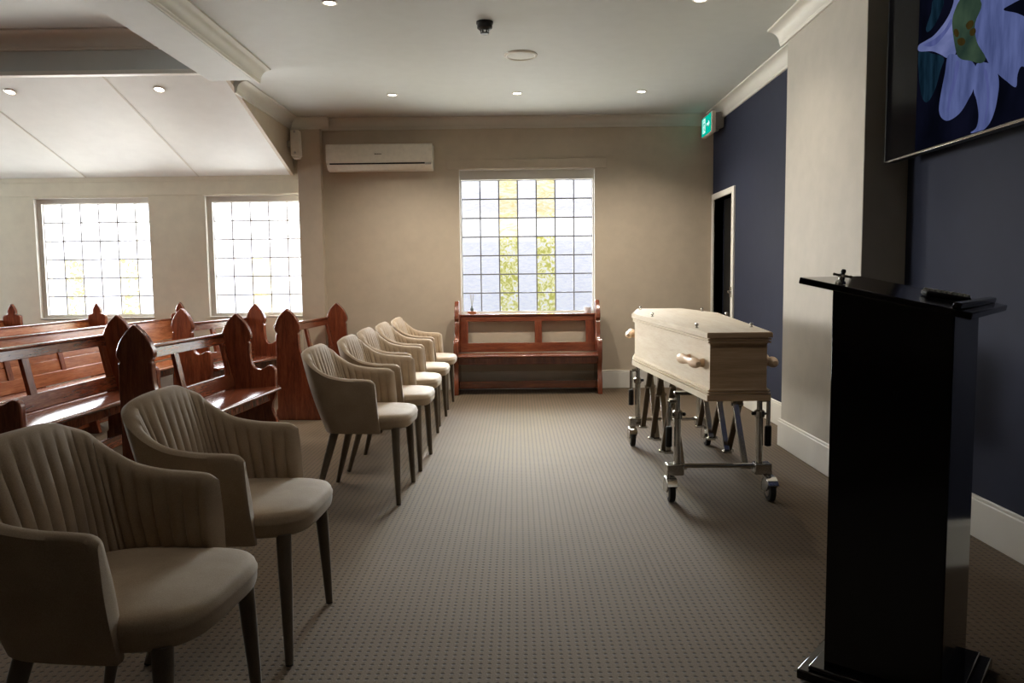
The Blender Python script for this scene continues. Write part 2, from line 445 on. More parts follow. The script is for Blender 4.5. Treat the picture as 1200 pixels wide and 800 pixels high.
# door in the navy wall
d = thing('door_1', 'dark door in white frame at the corner of the navy wall', 'door', (XR, 7.75, 0)); d['kind'] = 'structure'
b = MB()
b.box(-.018, .10, DY0-7.75-.075, DY0-7.75, 0, DZ+.06); b.box(-.018, .10, DY1-7.75, DY1-7.75+.055, 0, DZ+.06)
b.box(-.018, .10, DY0-7.75, DY1-7.75, DZ, DZ+.06)
b.build('door_frame', M['trimw'], d, bevel=.004)
b = MB().box(.105, .145, DY0-7.75, DY1-7.75, .005, DZ)
b.build('door_leaf', M['door'], d, smooth=False)
b = MB().box(-.026, -.016, DY0-7.75-.05, DY0-7.75-.01, .99, 1.09); b.tube((-.05, DY0-7.75-.03, 1.04), (-.02, DY0-7.75-.03, 1.04), .012)
b.build('latch', M['chrome'], d, bevel=.002)

# windows
def window(name, w, gx, ncol, nrow, gz, pitch, amber, leaf, label, wide_sill, loc=None, rz=0, wing=True):
    x0, x1, z0, z1 = w
    root = thing(name, label, 'window', loc or ((x0+x1)/2, YB, z0), rz); root['kind'] = 'structure'
    ox, oz = -(x0+x1)/2, -z0
    yg = .087
    gx1 = gx + ncol*pitch; gz1 = gz + nrow*pitch
    fb = MB()
    fb.box(x0+ox, min(gx, x1)+ox, .05, .16, 0, z1-z0); fb.box(gx1+ox, max(x1, gx1+.01)+ox, .05, .16, 0, z1-z0)
    fb.box(gx+ox, gx1+ox, .05, .16, 0, gz+oz); fb.box(gx+ox, gx1+ox, .05, .16, gz1+oz, z1-z0)
    fb.build('window_frame', M['frame'], root, smooth=False)
    lb = MB()
    for xx in (x0, x1-.004): lb.box(xx+ox, xx+.004+ox, .001, .05, 0, z1-z0)
    lb.box(x0+.004+ox, x1-.004+ox, .001, .05, z1-z0-.004, z1-z0)
    lb.build('reveal_glare_lining', M['trimw'], root, smooth=False)  # white lining added so the reveals look bright with window glare
    sb = MB().box(x0+ox-.0, x1+ox, -wide_sill, .06, -.012, .012)
    sb.build('window_sill', M['trimw'], root, bevel=.004)
    jb = MB()
    jw = .0062 if wing else .0065
    for i in range(ncol+1):
        X = gx + i*pitch + ox; jb.box(X-jw, X+jw, yg-.006, yg+.03, gz+oz, gz1+oz)
    for k in range(nrow+1):
        Z = gz + k*pitch + oz; jb.box(gx+ox, gx1+ox, yg-.0055, yg+.0295, Z-jw, Z+jw)
    jb.build('mortar_grid', M['joint_glare'] if wing else M['joint'], root, smooth=False)
    sets = {'c': MB(), 'a': MB(), 'l': MB()}
    for i in range(ncol):
        for k in range(nrow):
            key = 'l' if (i, k) in leaf else 'a' if (i, k) in amber else 'c'
            X = gx + i*pitch + ox; Z = gz + k*pitch + oz
            e = .006
            # slightly pillowed face of one block
            vs = []; n = 4
            for a_ in range(n+1):
                for c_ in range(n+1):
                    u, v_ = a_/n, c_/n
                    bulge = .008*(1-(2*u-1)**4)*(1-(2*v_-1)**4)
                    vs.append((X+e+u*(pitch-2*e), yg+.012-bulge, Z+e+v_*(pitch-2*e)))
            fs = [(a_*(n+1)+c_, (a_+1)*(n+1)+c_, (a_+1)*(n+1)+c_+1, a_*(n+1)+c_+1) for a_ in range(n) for c_ in range(n)]
            sets[key].add(vs, fs)
    sets['c'].build('clear_glass_blocks', M['clear'], root, recalc=False)
    if sets['a'].v:
        o = sets['a'].build('amber_glass_blocks', M['amber'], root, recalc=False); o['label'] = 'amber tinted glass blocks'
    if sets['l'].v:
        o = sets['l'].build('leaf_glass_blocks', M['leaf_pale'] if wing else M['leaf'], root, recalc=False); o['label'] = 'yellow green leaf patterned glass blocks'
    return root
window('window_1', W[0], -.588, 7, 7, .838, .2006, [(2,4),(2,5),(2,6),(4,5),(4,6)], [(2,k) for k in range(4)]+[(4,k) for k in range(4)],
       'glass block window with yellow stripes above the wooden bench', .012, wing=False)
window('window_2', W[1], -5.10, 6, 6, .852, .1985, [], [(1,0),(1,1),(4,0),(4,1),(4,2),(1,2)], 'sunlit glass block window at the far end of the wing wall', .0)
window('window_3', W[2], -3.262, 6, 6, .852, .1985, [(2,0),(2,1),(2,2)], [], 'sunlit glass block window beside the beige pier', .0)

window('window_4', (6.45, 7.88, .80, 2.32), 6.465, 7, 7, .86, .2, [], [], 'added glass block window, out of view in the side wall of the wing', 0, loc=(-8.0, 7.165, .80), rz=PI/2)  # unseen window, added to bring in light from the wing side

# ------------------------------------------------------------------ ceiling fittings
def downlight(x, y, z, tilt, label, power=55):
    t = thing('downlight', label, 'ceiling light', (x, y, z), 0, 'recessed downlights')
    t.rotation_euler = (tilt, 0, 0)
    MB().lathe([(.034, .004), (.046, .004), (.050, .0), (.050, -.004), (.044, -.008), (.036, -.004), (.034, .004)], n=32).build('trim_ring', M['white_plastic'], t)
    MB().lathe([(0, .0), (.035, .0), (.035, -.003), (0, -.004)], n=28).build('lens', M['glow_lamp'], t)
    ld = bpy.data.lights.new('lamp_bulb', 'SPOT'); ld.energy = power; ld.spot_size = math.radians(132); ld.spot_blend = 1.0
    ld.color = (1, .90, .77); ld.shadow_soft_size = .03
    lo = bpy.data.objects.new('lamp_bulb', ld); COL.objects.link(lo); lo.parent = t; lo.location = (0, 0, -.03)
    return t
for (x, y, lab) in ((-1.122, 7.10, 'lit downlight in front of the air conditioner'), (.019, 7.10, 'lit downlight in front of the main window'),
                    (1.152, 7.10, 'lit downlight beside the exit sign'), (-1.122, 4.768, 'lit downlight beside the long ceiling beam'),
                    (1.137, 4.80, 'lit downlight above the coffin and pilaster'),
                    (-1.122, 2.44, 'lit downlight above the seventh armchair'), (.019, 2.44, 'lit downlight over the middle of the open floor'),
                    (1.137, 2.44, 'lit downlight above the lectern')):
    downlight(x, y, ZC, 0, lab, 118 if y > 6 else 54 if y > 4 else 8)
downlight(-4.26, 6.535, rk(6.535)-.002, -math.atan(SL), 'lit downlight on the sloping ceiling over the outer wing window', 130)
downlight(-2.994, 6.527, rk(6.527)-.002, -math.atan(SL), 'lit downlight on the sloping ceiling near the long beam', 130)

t = thing('ceiling_speaker', 'round white flush speaker grille in the main ceiling', 'speaker', (.045, 5.91, ZC))
MB().lathe([(.104, 0), (.128, 0), (.126, -.008), (.112, -.014), (.104, -.010), (.104, 0)], n=40).build('rim', M['white_plastic'], t)
MB().lathe([(0, -.002), (.105, -.002), (.104, -.008), (.05, -.012), (0, -.013)], n=40).build('grille', M['grey_plastic'], t)
t = thing('smoke_detector', 'small dark smoke detector on the main ceiling', 'smoke detector', (-.195, 5.16, ZC))
MB().lathe([(0, 0), (.056, 0), (.056, -.012), (.05, -.016), (.05, -.04), (.036, -.052), (0, -.054)], n=28).build('body', M['black_matte'], t)
b = MB()
for k in range(6):
    a = k*PI/3; b.obox((math.cos(a)*.026, math.sin(a)*.026, -.062), (math.cos(a)*.003, math.sin(a)*.003, 0), (-math.sin(a)*.004, math.cos(a)*.004, 0), (0, 0, .012))
b.lathe([(0, -.07), (.03, -.07), (.026, -.078), (0, -.08)], n=20)
b.build('sensor_cage', M['black_matte'], t)

# exit sign on the navy wall, face towards the room
t = thing('exit_sign', 'green lit exit sign high in the corner above the door', 'exit sign', (1.94, 7.88, 2.72))
MB().box(.0, .045, -.20, .20, -.105, .105).build('housing', M['white_plastic'], t, bevel=.012, seg=3)
MB().box(-.004, .0, -.185, .185, -.09, .09).build('sign_panel', M['exit_green'], t, smooth=False)
b = MB()
# running figure, doorway and arrow, drawn in the (y, z) plane of the panel; the reader sees +y on the left
def q(pts): b.add([(-.0065, yy, zz) for yy, zz in pts], [tuple(range(len(pts)))])
q([(.02, -.07), (.13, -.07), (.13, .075), (.02, .075)])
b.mi = 1
def q2(pts): b.add([(-.008, yy, zz) for yy, zz in pts], [tuple(range(len(pts)))])
ring = [(.075 + .014*math.cos(a*PI/6), .053 + .014*math.sin(a*PI/6)) for a in range(12)]
q2(ring)
q2([(.062, .034), (.084, .036), (.078, -.012), (.056, -.008)])
q2([(.084, .036), (.112, .012), (.106, .004), (.080, .022)])
q2([(.064, .034), (.036, .022), (.034, .008), (.044, .008), (.066, .020)])
q2([(.076, -.010), (.104, -.028), (.098, -.062), (.088, -.060), (.090, -.032), (.064, -.018)])
q2([(.058, -.008), (.046, -.034), (.024, -.044), (.026, -.055), (.056, -.044), (.070, -.014)])
b.mi = 0
q([(-.03, .012), (-.10, .012), (-.10, .034), (-.15, 0), (-.10, -.034), (-.10, -.012), (-.03, -.012)])
b.build('running_figure_symbol', [M['exit_white'], M['exit_green']], t, smooth=False, recalc=False)
for ya, yb in ((-.12, -.06), (.06, .12)):
    MB().prism([(.045, -.02), (.045, .10), (.146, .115), (.146, -.04), (.11, -.05)], 'y', ya, yb).build('bracket', M['grey_plastic'], t, bevel=.004)

# air conditioner
t = thing('air_conditioner', 'white split air conditioner on the wall next to the pier', 'air conditioner', (-1.41, YB, 2.325))
prof = [(0, .015), (-.075, 0), (-.15, .012), (-.198, .058), (-.198, .062), (-.20, .075), (-.204, .25), (-.196, .262), (-.02, .268), (0, .268)]
b = MB().prism(prof, 'x', -.548, .548)
b.build('body', M['white_plastic'], t, bevel=.006)
b = MB().prism([(-.2, .078), (-.206, .078), (-.212, .09), (-.213, .235), (-.204, .262), (-.19, .268), (-.19, .25)], 'x', -.55, .55)
b.build('front_panel', M['white_plastic'], t, bevel=.003)
b = MB().prism([(-.150, .06), (-.200, .06), (-.2025, .074), (-.150, .074)], 'x', -.515, .47)
b.build('air_slot', M['gap'], t, smooth=False)
b = MB().prism([(-.12, .002), (-.152, .006), (-.2, .053), (-.2, .058), (-.16, .05)], 'x', -.44, .42)
b.build('louver', M['white_plastic'], t, bevel=.002)
b = MB().box(-.045, -.037, -.2155, -.212, .158, .167)
x = -.036
for w_ in (.006, .006, .004, .007, .006, .006, .004, .006):
    b.box(x, x+w_, -.2155, -.212, .158, .165); x += w_ + .0025
b.build('maker_mark', M['gap'], t, smooth=False)
b = MB().box(.47, .535, -.2035, -.198, .022+.03, .07)
b.build('display_window', M['grey_plastic'], t, bevel=.003)

# small white speaker on the gusset beside the pier
t = thing('wall_speaker', 'small upright white speaker fixed at the top of the pier', 'speaker', (-2.262, 7.96, 2.45))
b = MB().prism([(-.046, .022), (.046, .022), (.04, .285), (-.046, .285)], 'y', -.055, .055); b.build('cabinet', M['white_plastic'], t, bevel=.008)
b = MB().prism([(-.03, 0), (.03, 0), (.04, .02), (-.04, .02)], 'y', -.04, .04); b.build('foot_mount', M['white_plastic'], t, bevel=.003)
for zz in (.265, .055):
    MB().lathe([(0, -.0565), (.012, -.0565), (.012, -.054), (0, -.054)], (0, 0, zz), (0, 1, 0), 16).build('screw_cover', M['grey_plastic'], t)
b = MB().box(-.09, -.046, -.02, .02, .12, .18); b.build('bracket', M['grey_plastic'], t)

# ------------------------------------------------------------------ chairs
def cr(pts, t):
    """Catmull-Rom through pts, t in 0..len-1"""
    n = len(pts); i = min(int(t), n-2); f = t - i
    P0 = Vector(pts[max(i-1, 0)]); P1 = Vector(pts[i]); P2 = Vector(pts[i+1]); P3 = Vector(pts[min(i+2, n-1)])
    return .5*((2*P1) + (P2-P0)*f + (2*P0-5*P1+4*P2-P3)*f*f + (3*P1-P0-3*P2+P3)*f**3)

def make_chair(label):
    t = thing('armchair', label, 'chair', (0,0,0), 0, 'grey ribbed armchairs in a row')
    top = [(-.278, 0, .832), (-.283, .10, .828), (-.288, .185, .808), (-.247, .252, .775), (-.19, .274, .728), (-.12, .279, .690), (-.03, .278, .672), (.055, .275, .667), (.098, .273, .662), (.122, .270, .645)]
    bot = [(-.185, 0, .388), (-.185, .08, .388), (-.172, .165, .388), (-.135, .220, .388), (-.085, .243, .388), (-.03, .250, .388), (.03, .252, .388), (.085, .252, .388), (.12, .251, .388), (.140, .250, .388)]
    NS = 196; nfl = 28
    # resample both rails by the top rail's plan length
    def samp(pts, m):
        dense = [cr(pts, (len(pts)-1)*k/400) for k in range(401)]
        acc = [0]
        for k in range(400): acc.append(acc[-1] + (dense[k+1]-dense[k]).length)
        out = []; j = 0
        for k in range(m+1):
            s_ = acc[-1]*k/m
            while j < 399 and acc[j+1] < s_: j += 1
            f = (s_-acc[j])/max(1e-9, acc[j+1]-acc[j]); out.append(dense[j].lerp(dense[j+1], f))
        return out
    ht, hb = samp(top, NS//2), samp(bot, NS//2)
    mir = lambda q_: Vector((q_.x, -q_.y, q_.z))
    T_ = [mir(q_) for q_ in ht[::-1]] + ht[1:]; B_ = [mir(q_) for q_ in hb[::-1]] + hb[1:]
    n = len(T_); nv = 12
    rings = []
    for k in range(n):
        u = k/(n-1)
        tt = (T_[min(k+1, n-1)] - T_[max(k-1, 0)]); tb = (B_[min(k+1, n-1)] - B_[max(k-1, 0)])
        fl = abs(math.sin(PI*nfl*u))**.45            # ribs between stitched channels
        endr = min(1, min(k, n-1-k)/4.0); endr = math.sqrt(1-(1-endr)**2)*.4+.6   # rounded arm fronts
        ring = []
        for s in range(nv+1):       # outer skin bottom to top
            v = s/nv; P_ = B_[k].lerp(T_[k], v); d = tb.lerp(tt, v); nn = Vector((d.y, -d.x, 0)).normalized()
            if nn.dot(Vector((P_.x-.05, P_.y, 0))) < 0: nn = -nn
            bul = .010*math.sin(PI*v)
            ring.append(P_ + nn*(bul - (1-endr)*.012))
        # rim
        d = tt; nn = Vector((d.y, -d.x, 0)).normalized()
        if nn.dot(Vector((T_[k].x-.05, T_[k].y, 0))) < 0: nn = -nn
        th = .040*endr + .004
        for a in (.22, .5, .78):
            ring.append(T_[k] - nn*th*a + Vector((0, 0, .012*math.sin(PI*a))) )
        for s in range(nv, -1, -1):
            v = s/nv; P_ = B_[k].lerp(T_[k], v); d = tb.lerp(tt, v); nn = Vector((d.y, -d.x, 0)).normalized()
            if nn.dot(Vector((P_.x-.05, P_.y, 0))) < 0: nn = -nn
            th_v = (.040 + .014*math.sin(PI*min(1, v*1.2+.0)*.8))*endr + .004
            depth = .0085*fl*min(1, (1-v)*7)*endr
            ring.append(P_ - nn*(th_v + depth - .006))
        rings.append(ring)
    MB().loft(rings).build('back_shell', M['fab'], t, angle=50)
    # seat: rounded plan, soft edge, slight crown
    plan = []
    m = 64
    for k in range(m):
        a = 2*PI*k/m; c_, s_ = math.cos(a), math.sin(a)
        e = 2/3.9
        x_ = .245*math.copysign(abs(c_)**e, c_); y_ = .237*math.copysign(abs(s_)**e, s_)
        if x_ < 0: y_ *= 1 - .16*(-x_/.245)**1.5
        plan.append((x_, y_))
    rings = []
    prof = [(.90, .404), (.965, .405), (.988, .410), (1.0, .420), (1.004, .430), (1.005, .441), (1.011, .446), (1.011, .451), (1.002, .456), (.990, .466), (.965, .474), (.90, .480), (.75, .486), (.5, .490), (.25, .492), (.05, .492)]
    for s_, z_ in prof: rings.append([Vector((.037 + x_*s_, y_*s_, z_)) for x_, y_ in plan])
    MB().loft(rings).build('seat', M['fab'], t, angle=50)
    for sx, sy_ in ((1,-1), (1,1), (-1,-1), (-1,1)):
        if sx > 0: p0, p1 = (.212, .200*sy_, .412), (.226, .230*sy_, 0)
        else: p0, p1 = (-.112, .178*sy_, .415), (-.226, .228*sy_, 0)
        p0 = Vector(p0); p1 = Vector(p1)
        lg = MB().path([p0, p0.lerp(p1, .3), p0.lerp(p1, .7), p1 + (p0-p1)*.012], [.0235, .0215, .0165, .0128], 16).build('leg', M['fab_leg'], t)
        MB().tube(p1, p1 + (p0-p1).normalized()*.006, .0125, .0125, 14).build('foot_glide', M['black_matte'], lg)
    return t

chairs = [  # x of origin, y, yaw in degrees, label
    (-.868, 7.13, -1.5, 'grey ribbed armchair at the end of the row, beside the window bench'),
    (-.866, 6.345, -1.5, 'second grey ribbed armchair counting from the window bench'),
    (-.866, 5.63, -2, 'third grey ribbed armchair counting from the window bench'),
    (-.838, 4.905, -1.5, 'fourth grey ribbed armchair counting from the window bench'),
    (-.862, 4.197, -2, 'fifth grey ribbed armchair from the window bench, just before the gap in the row'),
    (-.945, 2.516, -1.5, 'sixth grey ribbed armchair from the window bench, just past the gap in the row'),
    (-.975, 1.805, -5, 'seventh and last grey ribbed armchair counting from the window bench'),
]
proto = None
for x, y, a, lab in chairs:
    if proto is None: proto = c = make_chair(lab)
    else: c = copy_tree(proto)
    c['label'] = lab
    c.location = (x, y, 0); c.rotation_euler = (0, 0, math.radians(a))

# ------------------------------------------------------------------ pews
GOTHIC_R = [(.02, .945), (.045, .922), (.07, .893), (.092, .855), (.107, .818), (.112, .79), (.106, .768), (.094, .755), (.090, .748), (.096, .742), (.100, .735), (.099, .69), (.102, .63), (.110, .59), (.124, .563), (.148, .545), (.175, .541),
            (.200, .549), (.222, .563), (.245, .572), (.266, .568), (.282, .554), (.290, .533), (.290, .36), (.276, .325), (.262, .30), (.256, .27), (.258, .235), (.268, .20), (.286, .165), (.296, .13), (.298, .10), (.302, .085), (.302, 0)]
GOTHIC_L = [(-.118, 0), (-.118, .085), (-.104, .10), (-.101, .69), (-.100, .735), (-.096, .742), (-.090, .748), (-.094, .755), (-.106, .768), (-.112, .79), (-.107, .818), (-.092, .855), (-.07, .893), (-.045, .922), (-.02, .945)]
GOTHIC = [(0, .962)] + GOTHIC_R + GOTHIC_L
SHO_R = [(.022, .955), (.038, .925), (.043, .897), (.040, .880), (.052, .872), (.075, .868), (.090, .858), (.094, .842), (.092, .80)] + [(q_[0], q_[1]) for q_ in GOTHIC_R[11:]]
SHO_L = GOTHIC_L[:3] + [(-.098, .70), (-.094, .80), (-.096, .842), (-.090, .858), (-.075, .868), (-.052, .872), (-.040, .880), (-.043, .897), (-.038, .925), (-.022, .955)]
SHOULDER = [(0, .988)] + SHO_R + SHO_L

def make_pew(label, cat, loc, rz, L, stiles, boarded=False, outline=GOTHIC, group=None, supports=()):
    """pew facing local +x, running from y = 0 to y = L"""
    t = thing('pew', label, cat, loc, rz, group)
    th = .048
    for y0 in (0, L-th):
        MB().prism(outline, 'y', y0, y0+th).build('end_panel', M['pew_end'], t, bevel=.007, seg=2, angle=30)
    lean = lambda z: -.094 + (.81 - z)*.20          # front face of the reclining back
    bt = .028
    y0, y1 = th, L-th
    def slab(z0, z1, ya, yb, thick=bt, off=0):
        m_ = MB(); a0, a1 = lean(z0)+off, lean(z1)+off
        m_.prism([(a0, z0), (a0-thick, z0), (a1-thick, z1), (a1, z1)], 'y', ya, yb); return m_
    r_ = slab(.735, .797, y0, y1).build('top_rail', M['pew_rail'], t, bevel=.004)
    a_ = lean(.81)
    MB().box(a_-bt-.012, a_+.014, y0, y1, .796, .816).build('cap', M['pew_rail'], r_, bevel=.006, seg=3)
    slab(.415, .512, y0, y1).build('lower_rail', M['pew_rail'] if not boarded else M['board'], t, bevel=.004)
    for ys, w_ in stiles:
        slab(.508, .738, max(y0, ys-w_/2), min(y1, ys+w_/2), bt*.96).build('stile', M['pew_end'], t, bevel=.003)
    if boarded:
        slab(.508, .60, y0, y1, .012, -.009).build('back_board', M['board'], t, bevel=.003)
        slab(.603, .738, y0, y1, .012, -.009).build('back_board', M['board'], t, bevel=.003)
        slab(.735, .797, y0, y1, .004, .003).build('rail_face', M['board'], r_, bevel=.001)
    MB().prism([(-.045, .384), (.318, .384), (.330, .390), (.334, .401), (.328, .412), (.314, .417), (-.035, .405)], 'y', y0, y1).build('seat', M['pew_rail'] if not boarded else M['board'], t, bevel=.003)
    MB().box(.236, .256, y0, y1, .312, .386).build('apron', M['pew_end'], t, bevel=.003)
    MB().box(.135, .160, y0, y1, .05, .127).build('stretcher', M['pew_rail'], t, bevel=.003)
    for ys in supports:
        MB().prism([(-.05, 0), (.24, 0), (.22, .10), (.21, .30), (.235, .384), (-.04, .384), (-.05, .3)], 'y', ys-.02, ys+.02).build('middle_support', M['pew_end'], t, bevel=.004)
    return t

def pew_between(p0, p1, label, **kw):
    p0 = Vector((*p0, 0)); p1 = Vector((*p1, 0)); d = p1 - p0
    return make_pew(label, 'pew', p0, math.atan2(d.y, d.x) - PI/2, d.length, group='wooden pews in the side wing', **kw)

# bench under the window faces the camera: local +x -> -Y, local +y -> +X
bench = make_pew('dark red wooden bench with open back under the main window', 'bench', (-.66, 8.025, 0), -PI/2, 1.525,
         [(.09, .085), (.88, .078), (1.43, .09)])
bench.name = 'bench'
pew_between((-1.968, 6.45), (-1.905, 8.035), 'red-brown open-backed pew standing against the beige pier', stiles=[(.08, .06), (.80, .06), (1.50, .07)])
pew_between((-2.175, 4.27), (-2.092, 5.66), 'open-backed pew directly behind the sixth armchair, with shiny seat and scrolled end', stiles=[(.62, .058), (1.31, .05)])
pew_between((-2.985, 4.05), (-2.975, 5.65), 'open-backed pew in the second row with a boarded pew showing through its back', stiles=[(.62, .066), (1.51, .06)])
pew_between((-3.045, 6.84), (-2.757, 8.03), 'slightly turned pew below the window beside the pier', stiles=[(.58, .06), (1.1, .06)])
pew_between((-3.60, 3.95), (-3.570, 8.045), 'long honey-coloured boarded pew, the third row from the aisle', stiles=[(.7, .06), (1.42, .06), (2.05, .06), (2.9, .06)], boarded=True, outline=SHOULDER, supports=(2.03,))
pew_between((-4.475, 4.6), (-4.452, 8.045), 'long boarded pew whose end stands before the outer wing window', stiles=[(.8, .06), (1.7, .06), (2.6, .06)], boarded=True, outline=SHOULDER)
pew_between((-5.375, 5.0), (-5.358, 8.045), 'boarded pew at the very back with its end against bare wall', stiles=[(.8, .06), (1.6, .06), (2.4, .06)], boarded=True, outline=SHOULDER)

# ------------------------------------------------------------------ coffin
t = thing('coffin', 'pale pine coffin with wooden handles resting on the folding trolley', 'coffin', (1.085, 4.76, .588))
CX, CY = 1.085, 4.76
hexa = [(.925, 3.68), (1.228, 3.68), (1.375, 5.25), (1.245, 5.84), (.925, 5.84), (.797, 5.25)]
hexa = [(x-CX, y-CY) for x, y in hexa]
def off(poly, d):
    out = []; n = len(poly)
    for i in range(n):
        a, b_, c_ = Vector(poly[i-1]), Vector(poly[i]), Vector(poly[(i+1) % n])
        n1 = Vector(((b_-a).y, -(b_-a).x)).normalized(); n2 = Vector(((c_-b_).y, -(c_-b_).x)).normalized()
        k = (n1+n2); k = k/(1+n1.dot(n2)); out.append(tuple(b_ + k*d))
    return out
def lift(y, z): return z*(1 + .085*(y + 1.08)/2.16)      # the head end stands a little taller
def layer(m_, d0, z0, z1, d1=None):
    p0 = off(hexa, d0); p1 = off(hexa, d0 if d1 is None else d1)
    n = len(p0); vs = [(x, y, lift(y, z0)) for x, y in p0] + [(x, y, lift(y, z1)) for x, y in p1]
    m_.mi = 0
    m_.add(vs, [tuple(range(n))[::-1], tuple(range(n, 2*n))])
    for i in range(n):
        j = (i+1) % n
        m_.mi = 1 if i in (0, 3) else 0
        m_.add([vs[i], vs[j], vs[n+j], vs[n+i]], [(0, 1, 2, 3)])
def solid(name, specs, parent):
    m_ = MB()
    for s_ in specs: layer(m_, *s_)
    return m_.build(name, [M['pine'], M['pine_end_shaded']], parent, smooth=False)
solid('plinth', [(.004, 0, .030), (-.008, .030, .036), (.002, .036, .043), (-.009, .043, .049), (-.001, .049, .055), (-.010, .055, .059)], t)
solid('body', [(-.014, .057, .292)], t)
solid('lid', [(-.012, .276, .283), (.001, .283, .291), (-.009, .291, .297), (.003, .297, .304), (-.008, .304, .310), (.008, .310, .332), (.004, .332, .336)], t)
# handles: turned bars along the sides
def handle(p0, p1, z, outv):
    p0 = Vector((p0[0]-CX, p0[1]-CY, z)); p1 = Vector((p1[0]-CX, p1[1]-CY, z)); o = Vector((*outv, 0)).normalized()
    m_ = MB(); q0 = p0 + o*.034; q1 = p1 + o*.034
    pts = [q0 + (q1-q0)*k/12 for k in range(13)]
    rs = [.012, .023, .027, .026, .021, .018, .017, .018, .021, .026, .027, .023, .012]
    m_.path(pts, rs, 18)
    h = m_.build('handle', M['handle_wood'], t)
    for k in (.16, .84):
        a = p0.lerp(p1, k)
        MB().path([a - o*.008, a + o*.01, a + o*.032], [.024, .018, .017], 16).build('handle_post', M['handle_wood'], h)
def side_pt(f, sgn):      # along the long side from foot (0) to shoulder (1)
    a, b_ = (hexa[0], hexa[5]) if sgn < 0 else (hexa[1], hexa[2])
    return (a[0]+(b_[0]-a[0])*f+CX, a[1]+(b_[1]-a[1])*f+CY)
def head_pt(f, sgn):
    a, b_ = (hexa[5], hexa[4]) if sgn < 0 else (hexa[2], hexa[3])
    return (a[0]+(b_[0]-a[0])*f+CX, a[1]+(b_[1]-a[1])*f+CY)
for sgn in (-1, 1):
    handle(side_pt(.03, sgn), side_pt(.235, sgn), .178, (sgn, -.09))
    handle(head_pt(.12, sgn), head_pt(.72, sgn), .20, (sgn, .21))
for x, y in ((.925, 5.72), (.87, 4.90), (.935, 3.96), (1.315, 5.42), (1.345, 4.90), (1.225, 3.98)):
    z_ = lift(y-CY, .336)
    MB().lathe([(0, 0), (.011, 0), (.011, .003), (.005, .005), (.005, .011), (.010, .014), (.010, .022), (.006, .026), (0, .026)], (x-CX, y-CY, z_-.001), n=16).build('lid_screw', M['chrome'], t)

# ------------------------------------------------------------------ trolley
t = thing('coffin_trolley', 'chrome folding trolley with scissor legs carrying the coffin', 'trolley', (1.07, 4.70, 0))
TX, TY = 1.07, 4.70
XL, XRt, YF, YR = .853-TX, 1.291-TX, 4.03-TY, 5.38-TY
for X in (XL, XRt):
    for Y in (YF, YR):
        s = 1 if X > 0 else -1
        ps = MB().tube((X, Y, .135), (X, Y, .47), .0195, n=18).build('post', M['steel'], t)
        MB().tube((X, Y, .46), (X, Y, .572), .0145, n=16).build('inner_tube', M['chrome'], ps)
        MB().lathe([(.02, .44), (.027, .445), (.027, .475), (.018, .482)], (X, Y, 0), n=18).build('collar', M['steel'], ps)
        MB().tube((X+s*.03, Y-.01, .462), (X-s*.0, Y-.01, .462), .007).ball((X-s*.034, Y, .462), .011, 10).build('locking_knob', M['black_matte'], ps)
        # caster
        cx, cy_ = X + s*.045, Y - .055
        ca = MB().box(min(X-s*.03, X+s*.062), max(X-s*.03, X+s*.062), Y-.035, Y+.032, .135, .195).build('caster_bracket', M['steel'], t, bevel=.006)
        MB().tube((cx, Y-.02, .13), (cx, Y-.02, .155), .016).build('swivel', M['chrome'], ca)
        fk = MB()
        arc = [(cy_ + .060*math.cos(a), .062 + .062*math.sin(a)) for a in [PI*k/10 for k in range(-1, 9)]]
        arc += [(cy_-.006, .052), (cy_+.01, .05)]
        fk.prism(arc, 'x', cx-.027, cx-.021); fk.prism(arc, 'x', cx+.021, cx+.027)
        fk.box(cx-.027, cx+.027, Y-.055, Y+.0, .118, .132)
        fk.build('fork', M['chrome'], ca, bevel=.002)
        fe = [(cy_ + .071*math.cos(a), .060 + .071*math.sin(a)) for a in [PI*k/12 for k in range(-1, 11)]]
        fe += [(cy_ + .065*math.cos(a), .060 + .065*math.sin(a)) for a in [PI*k/12 for k in range(10, -2, -1)]]
        MB().prism(fe, 'x', cx-.028, cx+.028).build('wheel_guard', M['chrome'], ca, bevel=.002)
        MB().lathe([(.02, -.017), (.045, -.018), (.058, -.014), (.0595, 0), (.058, .014), (.045, .018), (.02, .017)], (cx, cy_, .0597), (1, 0, 0), 32).build('wheel', M['rubber'], ca)
        MB().lathe([(0, -.0215), (.018, -.0215), (.038, -.019), (.038, .019), (.018, .0215), (0, .0215)], (cx, cy_, .0597), (1, 0, 0), 24).build('hub', M['chrome'], ca)
        # lifting handle hanging outside the post
        hx = X + s*.047
        hd = MB().path([(hx, Y+.0, .535), (hx, Y, .40)], .011, 14)
        hd.tube((X, Y, .535), (hx, Y, .535), .012)
        ho = hd.build('lift_handle', M['chrome'], t)
        MB().lathe([(.012, 0), (.018, .004), (.018, .106), (.012, .112)], (hx, Y, .284), n=18).build('grip', M['rubber'], ho)
for Y in (YF, YR):
    MB().tube((XL, Y, .180), (XRt, Y, .180), .0125, n=16).build('lower_crossbar', M['chrome'], t)
    MB().box(XL-.02, XRt+.02, Y-.018, Y+.018, .566, .586).build('upper_crossbar', M['steel'], t, bevel=.004)
